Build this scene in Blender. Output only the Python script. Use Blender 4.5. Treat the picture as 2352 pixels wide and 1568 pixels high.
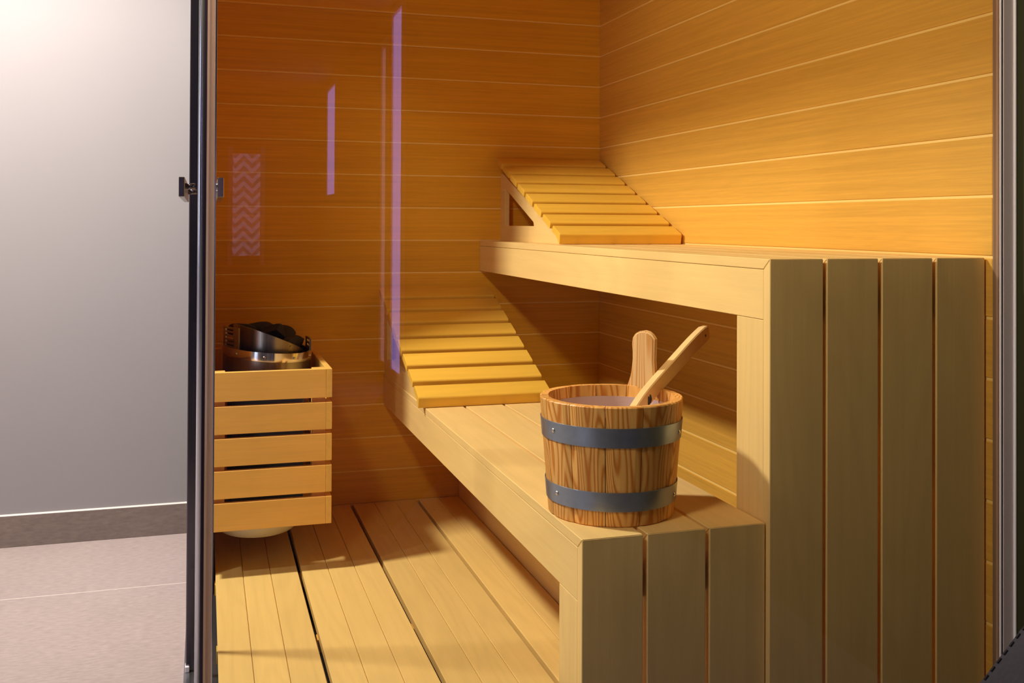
import bpy, bmesh, math, random
from mathutils import Vector, Matrix
random.seed(7)
for o in list(bpy.data.objects): bpy.data.objects.remove(o)
S = bpy.context.scene; COL = S.collection

# ------------------------------------------------------------------ camera
cam = bpy.data.cameras.new('camera'); co = bpy.data.objects.new('camera', cam); COL.objects.link(co)
cam.sensor_width = 36.0; cam.lens = 2307.49/2352*36.0; cam.clip_start = .02
cam.shift_x = 0.0; cam.shift_y = -(784-494.14)/2352
R = Matrix(((0.95640209,-0.00709377,-0.29196697),(-0.29201678,-0.00745347,-0.95638415),(0.00460821,0.99994706,-0.00920001)))
co.matrix_world = Matrix.Translation((0,0,1.01668)) @ R.to_4x4()
S.camera = co
# ------------------------------------------------------------------ world, lights, exposure
w = bpy.data.worlds.new('world'); S.world = w; w.use_nodes = True
w.node_tree.nodes['Background'].inputs[0].default_value = (.6,.6,.7,1)
w.node_tree.nodes['Background'].inputs[1].default_value = .05
S.view_settings.view_transform = 'Standard'; S.view_settings.look = 'None'
S.view_settings.exposure = .46; S.view_settings.gamma = 1.0; S.view_settings.use_curve_mapping = False
S.cycles.max_bounces = 14; S.cycles.diffuse_bounces = 7; S.cycles.glossy_bounces = 5
S.cycles.transmission_bounces = 8; S.cycles.transparent_max_bounces = 16

def spot(name, loc, target, energy, color, size, blend, radius):
    l = bpy.data.lights.new(name, 'SPOT'); l.energy = energy; l.color = color
    l.spot_size = math.radians(size); l.spot_blend = blend; l.shadow_soft_size = radius
    o = bpy.data.objects.new(name, l); COL.objects.link(o); o.location = loc
    o.rotation_euler = (Vector(target)-Vector(loc)).to_track_quat('-Z','Y').to_euler(); return o
def area(name, loc, target, energy, color, sx, sy):
    l = bpy.data.lights.new(name, 'AREA'); l.energy = energy; l.color = color
    l.shape = 'RECTANGLE'; l.size = sx; l.size_y = sy
    o = bpy.data.objects.new(name, l); COL.objects.link(o); o.location = loc
    o.rotation_euler = (Vector(target)-Vector(loc)).to_track_quat('-Z','Y').to_euler(); return o
spot('corridor_downlight', (-.78,2.76,2.42), (-.45,2.76,0), 270, (1.0,.92,.83), 160, .6, .10)
spot('wall_fill', (-1.75,1.9,2.44), (-.75,3.66,.45), 165, (1.0,.90,.84), 58, 1.0, .06)  # added fill that brightens the grey wall and tiles, no known lamp
spot('corridor_spotlight', (-.5,.9,2.44), (1.0,2.05,1.50), 180, (1.0,.78,.52), 74, 1.0, .14)

# ------------------------------------------------------------------ helpers
class MB:
    def __init__(s):
        s.bm = bmesh.new(); s.pid = s.bm.faces.layers.float.new('pid')
    def add(s, t, pid=None, M=None, smooth=False):
        if pid is None: pid = random.random()
        if M is not None: bmesh.ops.transform(t, matrix=M, verts=t.verts)
        bmesh.ops.recalc_face_normals(t, faces=t.faces)
        vm = {v: s.bm.verts.new(v.co) for v in t.verts}
        for f in t.faces:
            try: nf = s.bm.faces.new([vm[v] for v in f.verts])
            except ValueError: continue
            nf[s.pid] = pid; nf.smooth = smooth
        t.free()
    def box(s, x0,x1,y0,y1,z0,z1, bev=.001, pid=None, M=None, seg=1):
        t = bmesh.new(); bmesh.ops.create_cube(t, size=1)
        for v in t.verts:
            v.co = Vector((x0 if v.co.x<0 else x1, y0 if v.co.y<0 else y1, z0 if v.co.z<0 else z1))
        if bev: bmesh.ops.bevel(t, geom=t.edges[:], offset=bev, segments=seg, affect='EDGES')
        s.add(t, pid, M); return s
    def prism(s, poly, axis, a, b, bev=.001, pid=None, M=None, seg=1, smooth=False):
        # poly in the two other axes (in x,y,z order)
        def P(p, c):
            return {'X':(c,p[0],p[1]),'Y':(p[0],c,p[1]),'Z':(p[0],p[1],c)}[axis]
        t = bmesh.new()
        A = [t.verts.new(P(p,a)) for p in poly]; B = [t.verts.new(P(p,b)) for p in poly]
        n = len(poly); t.faces.new(A); t.faces.new(B[::-1])
        for i in range(n): t.faces.new([A[i],B[i],B[(i+1)%n],A[(i+1)%n]])
        bmesh.ops.recalc_face_normals(t, faces=t.faces)
        if bev: bmesh.ops.bevel(t, geom=t.edges[:], offset=bev, segments=seg, affect='EDGES')
        s.add(t, pid, M, smooth); return s
    def tube(s, pts, r, n=12, pid=None, M=None):
        t = bmesh.new(); rings = []
        pts = [Vector(p) for p in pts]
        for i, p in enumerate(pts):
            d = (pts[min(i+1,len(pts)-1)]-pts[max(i-1,0)]).normalized()
            u = d.orthogonal().normalized() if i == 0 else (u-d*u.dot(d)).normalized()
            v = d.cross(u); rr = r[i] if isinstance(r,(list,tuple)) else r
            rings.append([t.verts.new(p+(u*math.cos(2*math.pi*k/n)+v*math.sin(2*math.pi*k/n))*rr) for k in range(n)])
        for a,b in zip(rings, rings[1:]):
            for k in range(n): t.faces.new([a[k],a[(k+1)%n],b[(k+1)%n],b[k]])
        t.faces.new(rings[0][::-1]); t.faces.new(rings[-1])
        s.add(t, pid, M, True); return s
    def strip(s, rings, close=False, pid=None, M=None, smooth=True, caps=True):
        t = bmesh.new(); V = [[t.verts.new(p) for p in r] for r in rings]; n = len(V[0])
        m = len(V)
        for i in range(m if close else m-1):
            a, b = V[i], V[(i+1)%m]
            for k in range(n): t.faces.new([a[k],a[(k+1)%n],b[(k+1)%n],b[k]])
        if caps and not close: t.faces.new(V[0][::-1]); t.faces.new(V[-1])
        s.add(t, pid, M, smooth); return s

def root_loc(o):
    v = Vector((0,0,0))
    while o: v += o.location; o = o.parent
    return v
def tag(o, label=None, cat=None, group=None, kind=None):
    if label: o['label'] = label
    if cat: o['category'] = cat
    if group: o['group'] = group
    if kind: o['kind'] = kind
    return o
def obj(name, mb, mat, parent=None, local=False, base=None, smooth_angle=None):
    me = bpy.data.meshes.new(name); mb.bm.to_mesh(me); mb.bm.free()
    if smooth_angle: 
        for p in me.polygons: p.use_smooth = True
        me.set_sharp_from_angle(angle=math.radians(smooth_angle))
    o = bpy.data.objects.new(name, me); COL.objects.link(o); me.materials.append(mat)
    if parent:
        o.parent = parent
        if not local: me.transform(Matrix.Translation(-root_loc(parent)))
    elif not local:
        xs = [v.co for v in me.vertices]
        b = Vector(base) if base else Vector((sum(v.x for v in xs)/len(xs), sum(v.y for v in xs)/len(xs), min(v.z for v in xs)))
        me.transform(Matrix.Translation(-b)); o.location = b
    return o
def empty(name, loc, label=None, cat=None, group=None, kind=None):
    o = bpy.data.objects.new(name, None); COL.objects.link(o); o.location = loc; o.empty_display_size = .1
    return tag(o, label, cat, group, kind)
def copy_tree(o, parent=None):
    c = o.copy(); COL.objects.link(c); c.parent = parent
    for ch in list(o.children): copy_tree(ch, c)
    return c

# ------------------------------------------------------------------ materials
def mat(name):
    m = bpy.data.materials.new(name); m.use_nodes = True; nt = m.node_tree
    return m, nt, nt.nodes, nt.links, nt.nodes['Principled BSDF']
def N(nt, typ, **kw):
    n = nt.nodes.new(typ)
    for k, v in kw.items(): setattr(n, k, v)
    return n
def math_n(nt, op, a, b=None):
    n = nt.nodes.new('ShaderNodeMath'); n.operation = op
    for i, v in enumerate((a,b)):
        if v is None: continue
        if hasattr(v, 'is_linked'): nt.links.new(v, n.inputs[i])
        else: n.inputs[i].default_value = v
    return n.outputs[0]
def mixc(nt, fac, a, b, mode='MIX'):
    n = nt.nodes.new('ShaderNodeMix'); n.data_type = 'RGBA'; n.blend_type = mode
    for i, v in ((0,fac),(6,a),(7,b)):
        if hasattr(v, 'is_linked'): nt.links.new(v, n.inputs[i])
        else: n.inputs[i].default_value = v if i == 0 else (*v,1)
    return n.outputs[2]
def wood(name, c, axis, dark=.86, ring=.08, ringk=26, fine=.07, rough=.45, var=.08, spec=.3, knots=False, across=5.0, ringcol=None, along=.8, stre=75):
    m, nt, no, li, bs = mat(name)
    tc = N(nt,'ShaderNodeTexCoord'); at = N(nt,'ShaderNodeAttribute', attribute_name='pid')
    off = N(nt,'ShaderNodeCombineXYZ')
    li.new(math_n(nt,'MULTIPLY',at.outputs['Fac'],17.3), off.inputs[0]); li.new(math_n(nt,'MULTIPLY',at.outputs['Fac'],9.7), off.inputs[1]); li.new(math_n(nt,'MULTIPLY',at.outputs['Fac'],23.1), off.inputs[2])
    va = N(nt,'ShaderNodeVectorMath', operation='ADD'); li.new(tc.outputs['Object'], va.inputs[0]); li.new(off.outputs[0], va.inputs[1])
    def noise(al, ac, detail, rough_=.5, dist=0):
        mp = N(nt,'ShaderNodeMapping'); li.new(va.outputs[0], mp.inputs[0])
        mp.inputs['Scale'].default_value = [al if 'XYZ'[i]==axis else ac for i in range(3)]
        n = N(nt,'ShaderNodeTexNoise'); n.inputs['Scale'].default_value = 1; n.inputs['Detail'].default_value = detail
        n.inputs['Roughness'].default_value = rough_; n.inputs['Distortion'].default_value = dist
        li.new(mp.outputs[0], n.inputs['Vector']); return n.outputs['Fac']
    big = noise(along, across, 1.5, .4)
    rings = math_n(nt,'SINE', math_n(nt,'MULTIPLY', big, ringk*6.28/2))
    rings = math_n(nt,'MULTIPLY_ADD', rings, .5); rings.node.inputs[2].default_value = .5
    rings = math_n(nt,'POWER', rings, 2.2)
    st = noise(1.2, stre, 3); fi = noise(12, 420, 2)
    base = mixc(nt, math_n(nt,'MULTIPLY', rings, ring*4 if ring<.25 else 1), c, ringcol or tuple(x*dark for x in c))
    f = math_n(nt,'MULTIPLY_ADD', math_n(nt,'SUBTRACT', st, .5), fine*3.2); f.node.inputs[2].default_value = 1
    g = math_n(nt,'MULTIPLY_ADD', math_n(nt,'SUBTRACT', fi, .5), fine*1.8); g.node.inputs[2].default_value = 1
    h = math_n(nt,'MULTIPLY_ADD', math_n(nt,'SUBTRACT', at.outputs['Fac'], .5), var*2); h.node.inputs[2].default_value = 1
    tot = math_n(nt,'MULTIPLY', math_n(nt,'MULTIPLY', f, g), h)
    vm = N(nt,'ShaderNodeVectorMath', operation='SCALE'); li.new(base, vm.inputs[0]); li.new(tot, vm.inputs['Scale'])
    colr = vm.outputs[0]
    if knots:
        mp = N(nt,'ShaderNodeMapping'); li.new(va.outputs[0], mp.inputs[0]); mp.inputs['Scale'].default_value = (3.1,3.1,3.1)
        vo = N(nt,'ShaderNodeTexVoronoi'); vo.inputs['Scale'].default_value = 1; li.new(mp.outputs[0], vo.inputs['Vector'])
        k = math_n(nt,'LESS_THAN', vo.outputs['Distance'], .011)
        colr = mixc(nt, math_n(nt,'MULTIPLY',k,.6), colr, tuple(x*.3 for x in c))
    li.new(colr, bs.inputs['Base Color'])
    bs.inputs['Roughness'].default_value = rough; bs.inputs['Specular IOR Level'].default_value = spec
    bp = N(nt,'ShaderNodeBump'); bp.inputs['Strength'].default_value = .08; bp.inputs['Distance'].default_value = .001
    li.new(fi, bp.inputs['Height']); li.new(bp.outputs[0], bs.inputs['Normal'])
    return m
def plain(name, c, rough=.5, metal=0, spec=.5, noise=0, nscale=30, bump=0, emit=0):
    m, nt, no, li, bs = mat(name)
    bs.inputs['Base Color'].default_value = (*c,1); bs.inputs['Roughness'].default_value = rough
    bs.inputs['Metallic'].default_value = metal; bs.inputs['Specular IOR Level'].default_value = spec
    if noise or bump:
        tc = N(nt,'ShaderNodeTexCoord'); n = N(nt,'ShaderNodeTexNoise'); n.inputs['Scale'].default_value = nscale; n.inputs['Detail'].default_value = 5
        li.new(tc.outputs['Object'], n.inputs['Vector'])
        if noise: li.new(mixc(nt, n.outputs['Fac'], tuple(x*(1-noise) for x in c), tuple(min(1,x*(1+noise)) for x in c)), bs.inputs['Base Color'])
        if bump:
            b = N(nt,'ShaderNodeBump'); b.inputs['Strength'].default_value = bump; b.inputs['Distance'].default_value = .002
            li.new(n.outputs['Fac'], b.inputs['Height']); li.new(b.outputs[0], bs.inputs['Normal'])
    if emit:
        bs.inputs['Emission Color'].default_value = (*c,1); bs.inputs['Emission Strength'].default_value = emit
    return m
def brushed(name, c, axis, rough=.28):
    m, nt, no, li, bs = mat(name)
    tc = N(nt,'ShaderNodeTexCoord'); mp = N(nt,'ShaderNodeMapping'); li.new(tc.outputs['Object'], mp.inputs[0])
    mp.inputs['Scale'].default_value = [4 if 'XYZ'[i]==axis else 900 for i in range(3)]
    n = N(nt,'ShaderNodeTexNoise'); n.inputs['Scale'].default_value = 1; n.inputs['Detail'].default_value = 2; li.new(mp.outputs[0], n.inputs['Vector'])
    li.new(mixc(nt, n.outputs['Fac'], tuple(x*.85 for x in c), c), bs.inputs['Base Color'])
    r = math_n(nt,'MULTIPLY_ADD', n.outputs['Fac'], .2); r.node.inputs[2].default_value = rough-.1
    li.new(r, bs.inputs['Roughness']); bs.inputs['Metallic'].default_value = 1
    return m
def glassmat(name, tint, ior=1.6):
    m = bpy.data.materials.new(name); m.use_nodes = True; nt = m.node_tree; nt.nodes.clear(); li = nt.links
    out = N(nt,'ShaderNodeOutputMaterial'); tr = N(nt,'ShaderNodeBsdfTransparent'); gl = N(nt,'ShaderNodeBsdfGlossy')
    tr.inputs[0].default_value = (*tint,1); gl.inputs['Roughness'].default_value = .0
    fr = N(nt,'ShaderNodeFresnel'); fr.inputs[0].default_value = ior
    ge = N(nt,'ShaderNodeNewGeometry')
    fac = math_n(nt,'MULTIPLY', fr.outputs[0], math_n(nt,'SUBTRACT', 1.0, ge.outputs['Backfacing']))
    mx = N(nt,'ShaderNodeMixShader'); li.new(fac, mx.inputs[0]); li.new(tr.outputs[0], mx.inputs[1]); li.new(gl.outputs[0], mx.inputs[2])
    li.new(mx.outputs[0], out.inputs[0]); return m

WALLC = (.79,.405,.030)
BENCH = (.83,.57,.215)
M = {}
M['wall_x'] = wood('hemlock_wall_x', WALLC, 'X', ring=.04, fine=.12, var=.05, across=9, stre=110)
M['wall_y'] = wood('hemlock_wall_y', (.72,.39,.062), 'Y', ring=.04, fine=.12, var=.05, across=9, stre=110)  # paler than the back wall: glass glare put into the wood colour
M['groove'] = plain('pale_groove_wood', (.93,.64,.19), .6)
M['bench_x'] = wood('aspen_x', BENCH, 'X', ring=.05, fine=.05, var=.03)
M['bench_y'] = wood('aspen_y', BENCH, 'Y', ring=.07, fine=.05, var=.04, knots=True)
M['bench_z'] = wood('aspen_z', BENCH, 'Z', ring=.07, fine=.05, var=.03)
M['deck'] = wood('deck_wood', (.77,.515,.165), 'Y', ring=.08, fine=.05, var=.06, knots=True, across=6)
M['slat'] = wood('slat_wood', (.80,.46,.055), 'X', ring=.06, fine=.06, var=.05)
M['slat_y'] = wood('slat_wood_y', (.80,.46,.055), 'Y', ring=.06, fine=.06, var=.05)
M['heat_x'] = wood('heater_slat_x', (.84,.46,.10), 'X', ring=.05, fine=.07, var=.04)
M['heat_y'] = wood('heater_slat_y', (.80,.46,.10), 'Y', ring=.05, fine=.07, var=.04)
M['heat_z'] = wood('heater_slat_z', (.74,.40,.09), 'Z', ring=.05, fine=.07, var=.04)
M['larch'] = wood('larch_stave', (.80,.425,.115), 'Z', ring=1, ringk=44, fine=.12, var=.20, rough=.4, across=17, along=1.5, ringcol=(.53,.18,.022))
M['larch_pale'] = wood('larch_rim', (.82,.52,.22), 'Z', ring=1, ringk=50, fine=.08, var=.1, rough=.45, across=14, ringcol=(.66,.30,.08))
M['ladle'] = wood('ladle_wood', (.86,.58,.25), 'X', ring=.08, fine=.05, var=.02, ringk=14)
M['hoop'] = plain('galvanised_band', (.34,.40,.50), .32, .85, noise=.15, nscale=60)
M['rivet'] = plain('rivet_steel', (.85,.82,.76), .2, 1)
M['liner'] = plain('plastic_liner', (.62,.44,.42), .25, 0, .6)
M['leather'] = plain('dark_leather', (.04,.025,.02), .6)
M['alu'] = plain('satin_aluminium', (.80,.70,.72), .45, .15, noise=.04, nscale=8)
M['alu_y'] = brushed('brushed_aluminium_y', (.55,.55,.58), 'Y')
M['chrome'] = plain('polished_steel', (.80,.80,.88), .12, 1)
M['darkmetal'] = plain('dark_anodised', (.16,.15,.19), .2, .9)
M['satin'] = plain('pale_satin_profile', (.93,.95,1.0), .25, .0, .8)
M['knob'] = plain('handle_steel', (.42,.38,.36), .22, 1)
M['seal'] = plain('plastic_seal', (.62,.40,.25), .15, 0, .8)
def make_translucent(m, c, f):
    nt = m.node_tree; li = nt.links; bs = nt.nodes['Principled BSDF']; out = [n for n in nt.nodes if n.type=='OUTPUT_MATERIAL'][0]
    t = N(nt,'ShaderNodeBsdfTranslucent'); t.inputs[0].default_value = (*c,1); mx = N(nt,'ShaderNodeMixShader'); mx.inputs[0].default_value = f
    li.new(bs.outputs[0], mx.inputs[1]); li.new(t.outputs[0], mx.inputs[2]); li.new(mx.outputs[0], out.inputs[0])
make_translucent(M['seal'], (.95,.80,.70), .65)
M['seal_dark'] = plain('rubber_gasket', (.05,.035,.05), .35)
M['glass'] = glassmat('clear_glass', (.975,.985,.98))
M['steel'] = brushed('heater_steel', (.42,.38,.33), 'Z', .3)
M['black'] = plain('black_steel', (.02,.018,.02), .5)
M['dish'] = plain('pale_dish', (.55,.50,.38), .4)
M['stone'] = plain('olivine_stone', (.030,.026,.024), .75, noise=.5, nscale=22, bump=.6)
M['plaster'] = plain('grey_plaster', (.225,.208,.214), .75, noise=.03, nscale=4)
M['ledge'] = plain('lit_edge_white', (.62,.57,.54), .6)  # light caught on the skirting's top edge, painted as a pale colour
M['green'] = plain('olive_wall_paint', (.040,.042,.018), .8, spec=.1)
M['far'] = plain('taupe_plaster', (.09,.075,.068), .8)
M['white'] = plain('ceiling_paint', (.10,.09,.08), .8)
M['acrylic'] = plain('clear_block', (.75,.75,.80), .15, 0, .7)
M['fabric'] = plain('grey_fabric', (.075,.062,.068), .95, noise=.2, nscale=220, bump=.3)
M['stitch'] = plain('stitch_thread', (.02,.016,.016), .9)
M['lav'] = plain('daylit_pane', (.38,.36,1.0), .3, emit=3.6)
M['lav2'] = plain('dim_daylit_pane', (.62,.45,.62), .3, emit=1.2)
M['frame'] = plain('white_frame', (.75,.72,.75), .4)

def tiles(name, c, sx, sy, ox, oy, grout=(.75,.68,.6)):
    m, nt, no, li, bs = mat(name)
    tc = N(nt,'ShaderNodeTexCoord'); ge = N(nt,'ShaderNodeNewGeometry'); sp = N(nt,'ShaderNodeSeparateXYZ'); li.new(ge.outputs['Position'], sp.inputs[0])
    def line(o, s, off):
        a = math_n(nt,'FRACT', math_n(nt,'DIVIDE', math_n(nt,'SUBTRACT', o, off), s))
        return math_n(nt,'LESS_THAN', a, .0022/s)
    g = math_n(nt,'MAXIMUM', line(sp.outputs[0], sx, ox), line(sp.outputs[1], sy, oy))
    n1 = N(nt,'ShaderNodeTexNoise'); n1.inputs['Scale'].default_value = 2.2; n1.inputs['Detail'].default_value = 6; li.new(tc.outputs['Object'], n1.inputs['Vector'])
    mp = N(nt,'ShaderNodeMapping'); mp.inputs['Scale'].default_value = (40,140,140); li.new(tc.outputs['Object'], mp.inputs[0])
    n2 = N(nt,'ShaderNodeTexNoise'); n2.inputs['Scale'].default_value = 1; n2.inputs['Detail'].default_value = 4; li.new(mp.outputs[0], n2.inputs['Vector'])
    a = mixc(nt, n1.outputs['Fac'], tuple(x*.82 for x in c), tuple(x*1.18 for x in c))
    b = mixc(nt, n2.outputs['Fac'], (.66,.66,.66), (1.32,1.32,1.32)); cc = mixc(nt, 1.0, a, b, 'MULTIPLY')
    li.new(mixc(nt, g, cc, grout), bs.inputs['Base Color']); bs.inputs['Roughness'].default_value = .42
    return m
M['tile'] = tiles('porcelain_floor', (.34,.275,.262), 1.2, 1.2, -2.12, 3.158-1.2)
M['tile_base'] = tiles('porcelain_skirting', (.16,.122,.107), 5, 5, -4.9, 3.0)
# ------------------------------------------------------------------ measurements
XR, YB, YG, FL = 1.4776, 3.668, 1.60, -.0555      # right wall, back wall, front glass, outer floor
Z0, PP = 1.7966, .12
CZ = 2.28                                           # sauna ceiling
# ------------------------------------------------------------------ structure
def struct(name, mb, m, parent=None):
    o = obj(name, mb, m, parent)
    if not parent: o['kind'] = 'structure'
    return o
struct('floor', MB().box(-3,2.6,-8.4,4.2,FL-.1,FL,0), M['tile'])
struct('ceiling', MB().box(-3,2.6,-8.4,4.2,2.46,2.56,0), M['white'])
struct('wall_back', MB().box(-3,-.041,YB,4.0,FL,2.46,0), M['plaster'])
struct('baseboard_back', MB().box(-3,-.043,YB-.009,YB,FL,.048,.001), M['tile_base'])
struct('trim_1', MB().prism([(YB-.009,.048),(YB,.048),(YB,.0515),(YB-.007,.0508)],'X',-3,-.043,0), M['ledge'])  # sliver carrying the painted lit edge of the skirting
struct('wall_left', MB().box(-3.1,-2.5,-8.4,YB,FL,2.46,0), M['plaster'])
struct('wall_front', MB().box(-2.5,1.6,-8.4,-8.2,FL,2.46,0), M['far'])
struct('wall_right', MB().box(1.20,2.4,-8.2,-2.2,FL,2.46,0), M['far'])
struct('wall_side', MB().prism([(1.5185,4.0),(2.4,4.0),(2.4,-2.2),(1.75,-2.2),(1.5185,YG-.03)],'Z',FL,2.46,0), M['green'])

def planked(name, build, top=2.30):
    mb = MB(); k = -5
    while True:
        zt = Z0-k*PP; zb = zt-PP
        if zb < FL: zb = FL
        if zt <= FL+.002: break
        if zb < top: build(mb, zb+.0026, min(zt,top)-.0026)
        k += 1
    return mb
o = struct('wall_rear', planked('p', lambda mb,a,b: mb.box(-.02,XR+.02,YB,YB+.016,a,b,.0016)), M['wall_x'])
obj('groove_backing', MB().box(-.02,XR+.02,YB+.0018,YB+.03,FL,CZ,0), M['groove'], o)
o = struct('wall_inner', planked('p', lambda mb,a,b: mb.box(XR,XR+.016,YG+.0105,YB,a,b,.0016)), M['wall_y'])
obj('groove_backing', MB().box(XR+.0018,XR+.035,YG+.0105,YB+.02,FL,CZ,0), M['groove'], o)
mb = planked('p', lambda mb,a,b: mb.box(-.018,-.002,3.02,YB,a,b,.0016))
o = struct('wall_stub', mb, M['wall_y']); obj('outer_skin', MB().box(-.040,-.0185,3.02,YB,FL,2.46,0), M['plaster'], o)
mb = MB()
for i in range(13): mb.box(-.03+i*.12,-.03+i*.12+.116, YG, YB, CZ, CZ+.016, .0016)
o = struct('ceiling_panel', mb, M['wall_y']); obj('ceiling_backing', MB().box(-.04,1.52,YG-.01,YB,CZ+.012,2.459,0), M['wall_y'], o)
struct('gap_shade_sheet', MB().box(-.0035,1.476,YG+.02,YB-.001,FL-.02,FL+.0004,0), M['black'])  # black sheet added under the deck, stands for the shade in its gaps
struct('header', MB().box(-.040,-.002,YG+.02,3.02,2.02,CZ+.1,.001), M['wall_y'])
# floor rail under the side glass, hinge post, corner post, right frame
struct('trim_2', MB().box(-.041,-.004,YG-.02,3.02,FL,FL+.012,.001), M['alu_y'])
struct('trim_3', MB().box(-.0370,-.010,2.504,2.511,FL+.012,2.02,.002), M['darkmetal'])
tc = empty('trim_4', (0,YG,FL), kind='structure')
ZT = 2.459
def cyl_profile(cx, cy, r, a0, a1, n=10): return [(cx+r*math.cos(math.radians(a0+(a1-a0)*i/n)), cy+r*math.sin(math.radians(a0+(a1-a0)*i/n))) for i in range(n+1)]
M_ROUND = plain('rounded_steel', (.86,.90,1.0), .22, .8)
obj('rounded_profile', MB().prism(cyl_profile(-.0065,YG+.004,.0048,0,360,20)[:-1],'Z',FL,ZT,0,smooth=True), M_ROUND, tc)
obj('gasket', MB().box(-.0035,.0012,YG,YG+.018,FL,ZT,.0008), M['seal_dark'], tc)
obj('inner_profile', MB().prism([(.0012,YG+.001),(.0045,YG-.0015),(.0075,YG+.0015),(.0105,YG-.001),(.0132,YG+.001),(.0132,YG+.016),(.0012,YG+.016)],'Z',FL,ZT,0), M['seal'], tc)
obj('edge_strip', MB().box(.0132,.0155,YG-.002,YG+.012,FL,ZT,.0005), M['chrome'], tc)
tr = empty('trim_5', (1.5,YG,FL), kind='structure')
obj('gasket', MB().box(1.4764,1.4815,YG-.0035,YG-.0003,FL,ZT,.0003), M['seal'], tr)
obj('channel_back', MB().box(1.4779,1.4815,YG,YG+.0100,FL,ZT,0), M['seal'], tr)
obj('bead', MB().box(1.4815,1.4855,YG-.006,YG+.01,FL,ZT,.0012), M['satin'], tr)
obj('slot', MB().box(1.4855,1.4890,YG-.004,YG+.01,FL,ZT,0), M['seal_dark'], tr)
obj('channel', MB().box(1.4890,1.5130,YG-.006,YG+.01,FL,ZT,.0006), M['alu'], tr)
obj('edge_bead', MB().box(1.5130,1.5180,YG-.010,YG+.01,FL,ZT,.0015), M['satin'], tr)
# glass
o = obj('window_1', MB().box(.0155,1.4775,YG,YG+.008,FL+.01,2.459,0), M['glass']); o['kind'] = 'structure'
o = obj('window_2', MB().box(-.023,-.015,2.512,3.019,FL+.012,2.019,0), M['glass']); o['kind'] = 'structure'
d = empty('door_1', (-.014,2.49,FL), kind='structure')
obj('glass_pane', MB().box(-.0165,-.0085,1.612,2.502,FL+.016,2.017,0), M['glass'], d)
HY0, HY1, HZ = 1.75, 2.20, 1.0765
for sx, xs, xn in ((-1,(-.0425,-.033),-.0165),(1,(.0195,.0295),-.0085)):
    h = obj('handle', MB().box(xs[0],xs[1],HY0,HY1,HZ-.0165,HZ+.0165,.0008), M['knob'], d)
    for y in (1.80,2.13):
        a, b = (xs[1],xn) if sx<0 else (xn,xs[0])
        obj('stem', MB().tube([(a,y,HZ+.003),(b,y,HZ+.003)],.0052,14), M['darkmetal'] if sx<0 else M['chrome'], h)
tag(obj('glass_clip', MB().box(-.0385,-.0286,2.497,2.522,FL+.012,FL+.026,.0015), M['acrylic'], d), 'clear acrylic clip')

# windows and door further along the room (seen mirrored in the glass)
def pane_window(name, ys, z0, z1, X=1.20, dim=False):
    r = empty(name, (X,ys[0],z0), kind='structure')
    y0, y1 = ys
    obj('frame', MB().box(X-.02,X+.01,y0-.05,y0,z0,z1,.002).box(X-.02,X+.01,y1,y1+.05,z0,z1,.002).box(X-.02,X+.01,y0-.05,y1+.05,z1,z1+.05,.002), M['frame'], r)
    n = 3; wd = (y1-y0)/n
    for i in range(n): obj('pane', MB().box(X-.012,X-.004,y0+i*wd+.015,y0+(i+1)*wd-.015,z0+.01,z1-.01,0), M['lav2'] if dim else M['lav'], r)
pane_window('window_3', (-3.42,-3.08), .05, 2.40)
pane_window('window_4', (-3.85,-3.66), .05, 2.25, dim=True)
pane_window('window_5', (-7.15,-6.50), 1.30, 2.36)

M['day'] = plain('added_window_glow', (.70,.76,1.0), .3, emit=1.7)
w7 = empty('added_window', (-2.5,.45,.1), kind='structure')  # glowing window added out of view for cool highlights on the corner post
obj('pane', MB().box(-2.5,-2.492,.05,.95,.15,2.2,0), M['day'], w7)
for y_ in (0.0,.95): obj('frame', MB().box(-2.5,-2.47,y_,y_+.05,.10,2.25,.002), M['frame'], w7)
mc, nt, no, li, bs = mat('chevron_blind')
ge = N(nt,'ShaderNodeNewGeometry'); sp = N(nt,'ShaderNodeSeparateXYZ'); li.new(ge.outputs['Position'], sp.inputs[0])
tri = math_n(nt,'PINGPONG', math_n(nt,'ADD', sp.outputs[0], 5.0), .09)
fr_ = math_n(nt,'FRACT', math_n(nt,'DIVIDE', math_n(nt,'ADD', sp.outputs[2], tri), .11))
cc_ = mixc(nt, math_n(nt,'GREATER_THAN', fr_, .5), (.62,.50,.80), (.26,.17,.26))
li.new(cc_, bs.inputs['Base Color']); li.new(cc_, bs.inputs['Emission Color']); bs.inputs['Emission Strength'].default_value = .9
w6 = empty('window_6', (.43,-8.2,.66), kind='structure')
obj('chevron_blind', MB().box(.285,.575,-8.2,-8.19,.66,1.78,0), mc, w6)
obj('frame', MB().box(.235,.283,-8.2,-8.17,.56,1.85,.002), M['frame'], w6); obj('frame', MB().box(.577,.625,-8.2,-8.17,.56,1.85,.002), M['frame'], w6)

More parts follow.
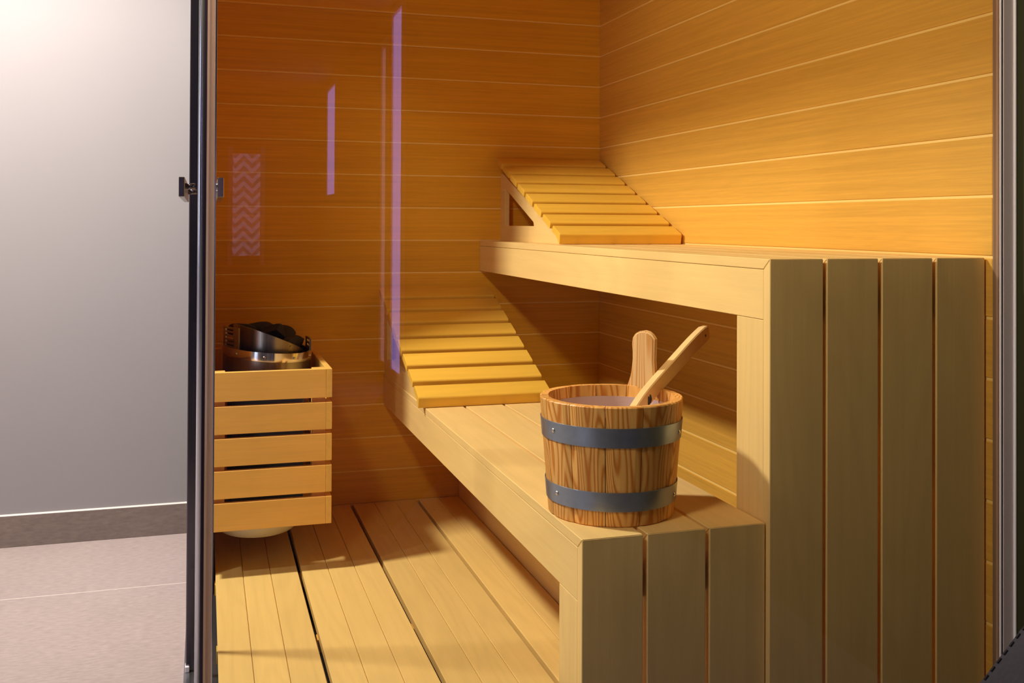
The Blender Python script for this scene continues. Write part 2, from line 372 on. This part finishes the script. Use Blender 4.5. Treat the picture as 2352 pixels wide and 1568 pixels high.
# ------------------------------------------------------------------ benches
def bench(name, label, xb, zt, yf, zf, zbot, yend, post_y1, thk=.0195, lipz=None):
    xs = [a for a,b in xb]; x0 = xb[0][0]; x1 = xb[-1][1]
    r = empty(name, ((x0+x1)/2,(yf+YB)/2,FL), label, 'bench', 'sauna benches')
    for a,b in xb:
        zz = zt-thk
        obj('seat_board', MB().prism([(yf,zt),(YB-.002,zt),(YB-.002,zz),(yf+.0235,zz)],'X',a,b,.0012), M['bench_y'], r)
        obj('end_board', MB().prism([(yf,zt-.0002),(yf+.0235,zz-.0002),(yf+.0235,zbot),(yf,zbot)],'X',a,b,.0012), M['bench_z'], r)
    obj('front_rail', MB().box(x0+.0003,x0+.022,yf+.0238,YB-.002,zf,zt-thk-.0008,.0008), M['bench_y'], r)
    obj('corner_post', MB().box(x0+.0003,x0+.022,yf+.0238,post_y1,zbot,zf-.0008,.0008), M['bench_z'], r)
    for y in (yf+.35, (yf+YB)/2+.1, YB-.25): obj('cross_batten', MB().box(x0+.024,x1-.002,y,y+.04,zf+.012,zt-thk-.0005,.001), M['bench_x'], r)
    for z in (zbot+.06, zt-thk-.10): obj('end_batten', MB().box(x0+.024,x1-.004,yf+.024,yf+.046,z,z+.06,.001), M['bench_x'], r)
    return r
bench('sauna_bench', 'upper pale wood sauna bench along the right plank wall, with four end boards', [(.9923,1.1050),(1.1135,1.2260),(1.2350,1.3500),(1.3595,1.4736)], .9552, 1.626, .8422, FL+.001, None, 1.747)
bench('sauna_bench', 'lower pale wood sauna bench carrying the wooden bucket, with three end boards', [(.6302,.7455),(.7540,.8685),(.8765,.9900)], .4694, 1.6374, .3559, FL+.001, None, 1.755)
# kick board below the lower bench, closing off the deck
tag(obj('kick_board', MB().box(.9155,.9355,1.70,YB-.002,FL+.001,.20,.001), M['bench_y']), 'plain wooden board standing on edge under the lower bench beside the floor slats', 'board')

# ------------------------------------------------------------------ floor duckboards
DL = ['leftmost wooden floor duckboard, in front of the stove', 'wooden floor duckboard second from the left, half under the stove corner',
      'wooden floor duckboard third from the left, in the middle of the floor', 'rightmost wooden floor duckboard, tucked beneath the lower bench']
for i in range(4):
    x = .0355+.2420*i; r = empty('duckboard', (x+.116,2.66,FL), DL[i], 'duckboard', 'wooden duckboards on the sauna floor')
    for j in range(3):
        if x+j*.0772 > .90: continue
        a = x+j*.0772; b = min(a+.0762, .9135)
        obj('board', MB().box(a,b,1.665 if b<.62 else 1.757,YB-.006,-.022,0,.0016), M['deck'], r)
    for y in (1.80,2.55,3.02,3.55): obj('batten', MB().box(x-.002,min(x+.236,.9135),y,y+.035,FL+.0005,-.0225,.001), M['slat'], r)

# ------------------------------------------------------------------ backrests
def backrest():
    r = empty('backrest', (0,0,0))
    W = .416
    pf = .022
    # side plates with a triangular opening, in (y,z), y=0 at front foot, back at .71
    H0 = .252
    def plate(x):
        mb = MB(); bm = mb.bm
        outer = [(.0,.0),(.716,.0),(.716,H0),(.690,H0),(.012,.008)]
        inner = [(.664,.056),(.664,.197),(.640,.190),(.318,.070),(.312,.056)]
        t = bmesh.new()
        O = [[t.verts.new((xx,y,z)) for y,z in outer] for xx in (x, x+.018)]
        I = [[t.verts.new((xx,y,z)) for y,z in inner] for xx in (x, x+.018)]
        quads = [(0,1,('i',0),('i',4)), (1,2,('i',1),('i',0)), (2,3,('i',2),('i',1)), (3,4,('i',3),('i',2)), (4,0,('i',4),('i',3))]
        for s in (0,1):
            for a,b,c,dd in quads:
                f = [O[s][a],O[s][b],I[s][c[1]],I[s][dd[1]]]
                t.faces.new(f if s==0 else f[::-1])
        for L in (O,I):
            n = 5
            for k in range(n): t.faces.new([L[0][k],L[0][(k+1)%n],L[1][(k+1)%n],L[1][k]])
        mb.add(t); return mb
    obj('side_frame', plate(.025), M['bench_y'], r, local=True)
    obj('side_frame', plate(W-.043), M['bench_y'], r, local=True)
    obj('back_rail', MB().box(.044,W-.044,.690,.708,.0,.05,.001), M['slat'], r, local=True)
    obj('back_rail', MB().box(.044,W-.044,.690,.708,.20,.245,.001), M['slat'], r, local=True)
    ang = math.atan2(.255,.650); c, s_ = math.cos(ang), math.sin(ang)
    for i in range(8):
        y0, z0 = -.020+i*.0918, .0125+i*.03615
        prof = []
        L, T = .0790, .021
        if i == 0: L = .076
        def rr(cx, cy, a0, a1, r=.0075):
            return [(cx+r*math.cos(math.radians(a0+(a1-a0)*q/4)), cy+r*math.sin(math.radians(a0+(a1-a0)*q/4))) for q in range(5)]
        loc = [(0.0,0.0),(L,0.0)] + rr(L-.0075,T-.0075,0,90) + rr(.0085,T-.0075,90,180)
        if i == 0: loc = [(-.003,-.012),(.03,0.0),(L,0.0)] + rr(L-.0075,T-.0075,0,90) + rr(.0085,T-.0075,90,180)
        prof = [(y0+a*c-b*s_+.004, z0+a*s_+b*c) for a,b in loc]
        obj('slat', MB().prism(prof,'X',0,W,.0007), M['slat'], r, local=True, smooth_angle=30)
    return r
b1 = backrest(); b1.location = (1.050,2.952,.9556)
tag(b1, 'wedge-shaped slatted wooden backrest on the upper bench in the corner', 'backrest', 'slatted backrests')
b2 = copy_tree(b1); b2.location = (.6082,2.952,.4698)
tag(b2, 'wedge-shaped slatted wooden backrest on the lower bench near the stove', 'backrest', 'slatted backrests')

# ------------------------------------------------------------------ heater
ht = empty('sauna_stove', (.19,3.3,FL), 'wall-hung sauna stove in a slatted wooden guard with a steel stone holder', 'stove')
def hz(py): return .5905-(py-845)*(.4525/352)
YH, YHB, XH0, XH1 = 2.983, 3.60, .020, .3605
for a,b in [(845,910),(921,982.5),(992.5,1053.5),(1064,1125),(1135,1197)]:
    z1, z0 = hz(a), hz(b)
    obj('front_slat', MB().box(XH0,XH1-.0175,YH,YH+.017,z0,z1,.0008), M['heat_x'], ht)
    obj('side_slat', MB().box(XH1-.0172,XH1,YH,YHB,z0,z1,.0008), M['heat_y'], ht)
    obj('side_slat', MB().box(XH0-.0175,XH0-.0003,YH,YHB,z0,z1,.0008), M['heat_y'], ht)
for x in (XH0,XH1-.0175-.038):
    for y in (YH+.0172, YHB-.040): obj('corner_post', MB().box(x,x+.038,y,y+.038,hz(1195),hz(846),.0008), M['heat_z'], ht)
obj('heater_body', MB().box(.075,.285,3.06,3.52,hz(1190),.53,.004), M['black'], ht)
ZB = hz(1197)
def ell(cx,cy,rx,ry,z,n=40,zf=None): return [Vector((cx+rx*math.cos(2*math.pi*k/n), cy+ry*math.sin(2*math.pi*k/n), z if zf is None else zf(2*math.pi*k/n))) for k in range(n)]
mb = MB(); mb.strip([ell(.16,3.19,.02,.03,ZB-.050), ell(.16,3.19,.115,.14,ZB-.045), ell(.16,3.19,.145,.17,ZB-.012), ell(.16,3.19,.145,.17,ZB+.02), ell(.16,3.19,.05,.05,ZB+.02)])
obj('drip_dish', mb, M['dish'], ht)
def band(cx,cy,rx,ry,zb,zt,th=.004,n=64,tilt=None):
    t = MB(); ro = []
    def ring(rx,ry,zf): return ell(cx,cy,rx,ry,0,n,zf)
    rings = [ring(rx,ry,zb),ring(rx,ry,zt),ring(rx-th,ry-th,zt),ring(rx-th,ry-th,zb)]
    t.strip(rings, close=True); return t
zt = lambda a: .628+.012*math.cos(a+math.pi)
hold = obj('stone_holder', band(.19,3.28,.135,.195,lambda a:.52,zt), M['steel'], ht, smooth_angle=40)
obj('rim_band', band(.19,3.28,.139,.199,lambda a:zt(a)-.026,lambda a:zt(a)+.001), M['chrome'], hold, smooth_angle=40)
# slotted wing plates at the left and right of the holder
def slot_plate(angle0, angle1, z0, z1, slots):
    mb = MB(); n = 5; m = slots*2+1
    for j in range(m):
        za, zb_ = z0+(z1-z0)*j/m, z0+(z1-z0)*(j+1)/m
        cols = range(n) if j%2==0 else (0,n-1)
        for i in cols:
            a0 = angle0+(angle1-angle0)*i/n; a1 = angle0+(angle1-angle0)*(i+1)/n
            q = [(math.cos(a)*r_, math.sin(a)*r_) for a in (a0,a1) for r_ in (1,)]
            pts = [(.19+.137*math.cos(a0),3.28+.197*math.sin(a0)),(.19+.137*math.cos(a1),3.28+.197*math.sin(a1)),(.19+.132*math.cos(a1),3.28+.192*math.sin(a1)),(.19+.132*math.cos(a0),3.28+.192*math.sin(a0))]
            mb.prism(pts,'Z',za,zb_,0)
    return mb
obj('slotted_plate', slot_plate(math.radians(193),math.radians(228),.637,.700,5), M['steel'], hold)
obj('slotted_plate', slot_plate(math.radians(-12),math.radians(18),.615,.650,2), M['steel'], hold)
# tilted inner basket
tin = lambda a: .655+.048*math.cos(a+math.pi*.86)
inner = obj('tilted_basket', band(.195,3.29,.108,.150,lambda a:.56,tin,.003), M['steel'], ht, smooth_angle=40)
for a in (225,262,300,335):
    ar = math.radians(a); p = Vector((.19+.139*math.cos(ar),3.28+.199*math.sin(ar),zt(ar)-.013)); n_ = Vector((math.cos(ar),math.sin(ar),0))
    obj('screw', MB().tube([p,p+n_*.003],.004,10), M['rivet'], hold)
SL = [(.118,3.36,.668,.055,.032,.026,25),(.175,3.40,.668,.06,.04,.028,-15),(.150,3.25,.650,.045,.035,.028,10),(.215,3.30,.672,.050,.035,.026,-25),
      (.245,3.36,.655,.055,.04,.028,30),(.195,3.22,.638,.050,.032,.028,-10),(.262,3.25,.640,.045,.030,.024,35),(.235,3.185,.628,.042,.026,.022,-30),
      (.280,3.32,.632,.035,.035,.024,5)]
def rock(sx,sy,sz,seed):
    rnd = random.Random(seed); mb = MB(); t = bmesh.new(); bmesh.ops.create_icosphere(t, subdivisions=3, radius=1)
    planes = [(Vector((rnd.gauss(0,1),rnd.gauss(0,1),rnd.gauss(0,1))).normalized(), rnd.uniform(.55,.88)) for _ in range(11)]
    for v in t.verts:
        for n_, d_ in planes:
            e = v.co.dot(n_)-d_
            if e > 0: v.co -= n_*e
        v.co = Vector((v.co.x*sx*1.0, v.co.y*sy*1.0, v.co.z*sz*1.1))
    mb.add(t); return mb
SN = ['flat dark stone at the raised left end of the stove basket','dark stone at the back of the stove basket near its left end','dark stone at the front left of the pile in the stove basket',
      'rounded dark stone on top of the pile in the stove','dark stone at the back right of the stove basket','dark stone low at the front centre of the stove basket',
      'blocky dark stone at the front right of the stove basket','small dark stone nearest the front rim of the stove basket','small dark stone at the far right edge of the stove basket']
for i,(x,y,z,sx,sy,sz,rz) in enumerate(SL):
    o = obj('sauna_stone', rock(sx,sy,sz,i+3), M['stone'], local=True); o.location = (x,y,z); o.rotation_euler = (.1,.18,math.radians(rz))
    tag(o, SN[i], 'stone', 'stones in the sauna stove')

# ------------------------------------------------------------------ bucket
BC = Vector((.751,1.800)); BZ = .4696; RB, RT, HB = .1203, .1377, .2195
phi0 = math.atan2(-BC.y,-BC.x)          # direction from bucket centre towards the camera
def bang(th): return phi0+math.radians(th)   # th grows towards image right
def rad(z): return RB+(RT-RB)*z/HB
bk = empty('bucket', (BC.x,BC.y,BZ), 'round larch wood sauna bucket with two metal hoops, on the lower bench', 'bucket')
bounds = [-34,-4.5,25.5,55,83,108,133,165,195,223,250,274,296,326]
TH = .0165
for i in range(13):
    a0, a1 = bounds[i], bounds[i+1]; mb = MB(); n = 5
    rings = []
    for j in range(n+1):
        th = a0+(a1-a0)*j/n + (.32 if j==0 else -.32 if j==n else 0)
        a = bang(th); dr = .0018 if j in (0,n) else 0
        def P(r,z): return Vector((math.cos(a)*r, math.sin(a)*r, z))
        rings.append([P(rad(0)-dr-.002,0),P(rad(0)-dr,.002),P(rad(HB)-dr,HB-.002),P(rad(HB)-.002-dr,HB),P(rad(HB)-TH,HB),P(rad(0)-TH,0)])
    mb.strip(rings, smooth=False)
    obj('handle_stave' if i==6 else 'stave', mb, M['larch'], bk, local=True)
# grip that rises from the rear stave
mb = MB(); th = 149; a = bang(th); nrm = Vector((math.cos(a),math.sin(a),0)); tang = Vector((-math.sin(a),math.cos(a),0))
out = []
for (u,v) in [(.034,-.028),(.036,-.002),(.034,.006),(.029,.020),(.0265,.035),(.0245,.055),(.0250,.072),(.0270,.085)]: out.append((u,v))
for k in range(1,8):
    q = math.pi*k/8*1.0; out.append((.0275*math.cos(q)*1.0, .088+.0265*math.sin(q)))
full = out+[(-x,y) for x,y in out[:7]][::-1]
t = bmesh.new(); lean = .06
def PP3(u,v,dr): 
    rr = RT-TH/2+dr+v*lean*0.5
    return nrm*rr + tang*u + Vector((0,0,HB-.001+v))
A = [t.verts.new(PP3(u,v,TH/2+.0004)) for u,v in full]; B = [t.verts.new(PP3(u,v,-TH/2-.0004)) for u,v in full]
t.faces.new(A); t.faces.new(B[::-1]); nn = len(full)
for k in range(nn): t.faces.new([A[k],B[k],B[(k+1)%nn],A[(k+1)%nn]])
bmesh.ops.recalc_face_normals(t, faces=t.faces); bmesh.ops.bevel(t, geom=[e for e in t.edges if (e.verts[0] in A)==(e.verts[1] in A)], offset=.0035, segments=3, affect='EDGES')
mb.add(t, pid=.37); obj('grip', mb, M['larch_pale'], [c for c in bk.children if c.name.startswith('handle_stave')][0], local=True, smooth_angle=35)
for z0, z1 in ((.0285,.0640),(.1455,.1815)):
    rings = []
    for j in range(96):
        a = 2*math.pi*j/96
        rings.append([Vector((math.cos(a)*r, math.sin(a)*r, z)) for r,z in ((rad(z0)+.0005,z0),(rad(z0)+.0018,z0+.0005),(rad(z1)+.0018,z1-.0005),(rad(z1)+.0005,z1))])
    h = obj('hoop', MB().strip(rings, close=True), M['hoop'], bk, local=True, smooth_angle=30)
    for th, zz in ((-52,(z0+z1)/2+.002),(70,(z0+z1)/2-.003)):
        a = bang(th); r = rad(zz)+.0014; n_ = Vector((math.cos(a),math.sin(a),0)); p = n_*r+Vector((0,0,zz))
        obj('rivet', MB().tube([p,p+n_*.0018,p+n_*.003],[.0046,.0040,.0015],12), M['rivet'], h, local=True)
rings = []
for z, ins in ((.014,TH+.0008),(HB-.022,TH+.0006),(HB-.022,TH+.0022),(.015,TH+.0024),(.015,.1)):
    rings.append([Vector((math.cos(2*math.pi*k/64)*(rad(z)-ins), math.sin(2*math.pi*k/64)*(rad(z)-ins), z)) for k in range(64)])
obj('plastic_liner', MB().strip(rings, caps=False), M['liner'], bk, local=True, smooth_angle=50)
rr = [[Vector((math.cos(2*math.pi*k/48)*r, math.sin(2*math.pi*k/48)*r, z)) for k in range(48)] for r,z in ((rad(0)-TH-.001,.004),(rad(0)-TH-.001,.011))]
obj('bottom_disc', MB().strip(rr), M['larch_pale'], bk, local=True)

# ------------------------------------------------------------------ ladle
A_ = Vector((.806,1.790,.640)); 
ld = empty('ladle', (.79,1.79,.50), 'pale curved wooden ladle leaning out of the bucket', 'ladle')
def ladle():
    # centre line in a vertical plane from the bowl up to the tip, with bow
    Ps = [Vector(v) for v in ((.752,1.757,.600),(.8219,1.8062,.672),(.8952,1.8577,.7135),(.9632,1.906,.7495),(1.0386,1.9587,.7835))]
    ts = (0,.27,.53,.76,1)
    pts = []
    for k in range(25):
        t = k/24
        # Catmull-like interpolation through P0..P3 with cubic lagrange
        q = Vector((0,0,0))
        for i in range(5):
            l = 1
            for j in range(5):
                if j != i: l *= (t-ts[j])/(ts[i]-ts[j])
            q += Ps[i]*l
        pts.append(q+Vector((0,0,.003)))
    return pts
LP = ladle(); rings = []
hd = (LP[-1]-LP[0]); hd.z = 0; hd.normalize(); side = Vector((-hd.y,hd.x,0))
for i,p in enumerate(LP):
    d_ = (LP[min(i+1,24)]-LP[max(i-1,0)]).normalized(); up = side.cross(d_); 
    if up.z < 0: up = -up
    f = i/24; hw, hh = .0088, .0150+.0025*f
    if i == 24: hw *= .8; hh *= .8
    c = .0022; 
    rings.append([p+side*a+up*b for a,b in ((-hw+c,-hh),(hw-c,-hh),(hw,-hh+c),(hw,hh-c),(hw-c,hh),(-hw+c,hh),(-hw,hh-c),(-hw,-hh+c))])
obj('ladle_handle', MB().strip(rings, smooth=False, pid=.3), M['ladle'], ld)
hp = LP[23]+(LP[22]-LP[23])*.2
obj('hanging_hole', MB().tube([hp-side*.0091,hp+side*.0091],.0030,12), M['leather'], ld)
kp = LP[7]
mb = MB()
for q in (-.0035,.0035):
    pts = []
    for k in range(13):
        a = math.pi*2*k/12; pts.append(kp+(LP[8]-LP[7]).normalized()*q+side*(0.0108*math.cos(a))+Vector((0,0,1))*(.0115*math.sin(a)-.004))
    mb.tube(pts,.0022,8)
obj('leather_thong', mb, M['leather'], ld)
cb = Vector((.742,1.750,.512)); rings = []
for z, r in ((-.022,.012),(-.018,.028),(-.004,.037),(.018,.040),(.018,.036),(-.002,.033),(-.014,.024),(-.017,.010)):
    rings.append([cb+Vector((math.cos(2*math.pi*k/28)*r, math.sin(2*math.pi*k/28)*r, z)) for k in range(28)])
obj('neck', MB().tube([cb+Vector((.036,.004,.010)), cb+Vector((.030,.016,.04)), LP[0]+Vector((0,0,.004))],[.006,.007,.009]), M['ladle'], ld)
obj('ladle_bowl', MB().strip(rings), M['ladle'], ld, smooth_angle=40)

# ------------------------------------------------------------------ grey lounger outside the glass, lower right corner
lg = empty('lounger', (.35,.42,FL), 'grey upholstered lounger with dark stitched edge, bottom right corner in front of the glass', 'lounger')
slope = math.atan2(.051,.054)
Mx = Matrix.Translation((.650,.74,.608)) @ Matrix.Rotation(-slope,4,'Y')
mb = MB(); mb.box(-.42,.62,-.64,0,-.11,0,.010,M=Mx,seg=4); obj('backrest', mb, M['fabric'], lg, smooth_angle=40)
mb = MB(); mb.box(-.95,.40,.10,.74,.20,.32,.015,seg=4); obj('seat', mb, M['fabric'], lg, smooth_angle=40)
mb = MB()
for k in range(90):
    x = -.30+k*.0095; mb.box(x,x+.0055,-.0125,-.0108,-.0002,.0009,0,M=Mx)
tag(obj('edge_stitching', mb, M['stitch'], lg), kind='stuff')
for x,y in ((-.9,.16),(-.9,.68),(.32,.16),(.32,.68)): obj('leg', MB().box(x-.02,x+.02,y-.02,y+.02,FL,.20,.002), M['darkmetal'], lg)
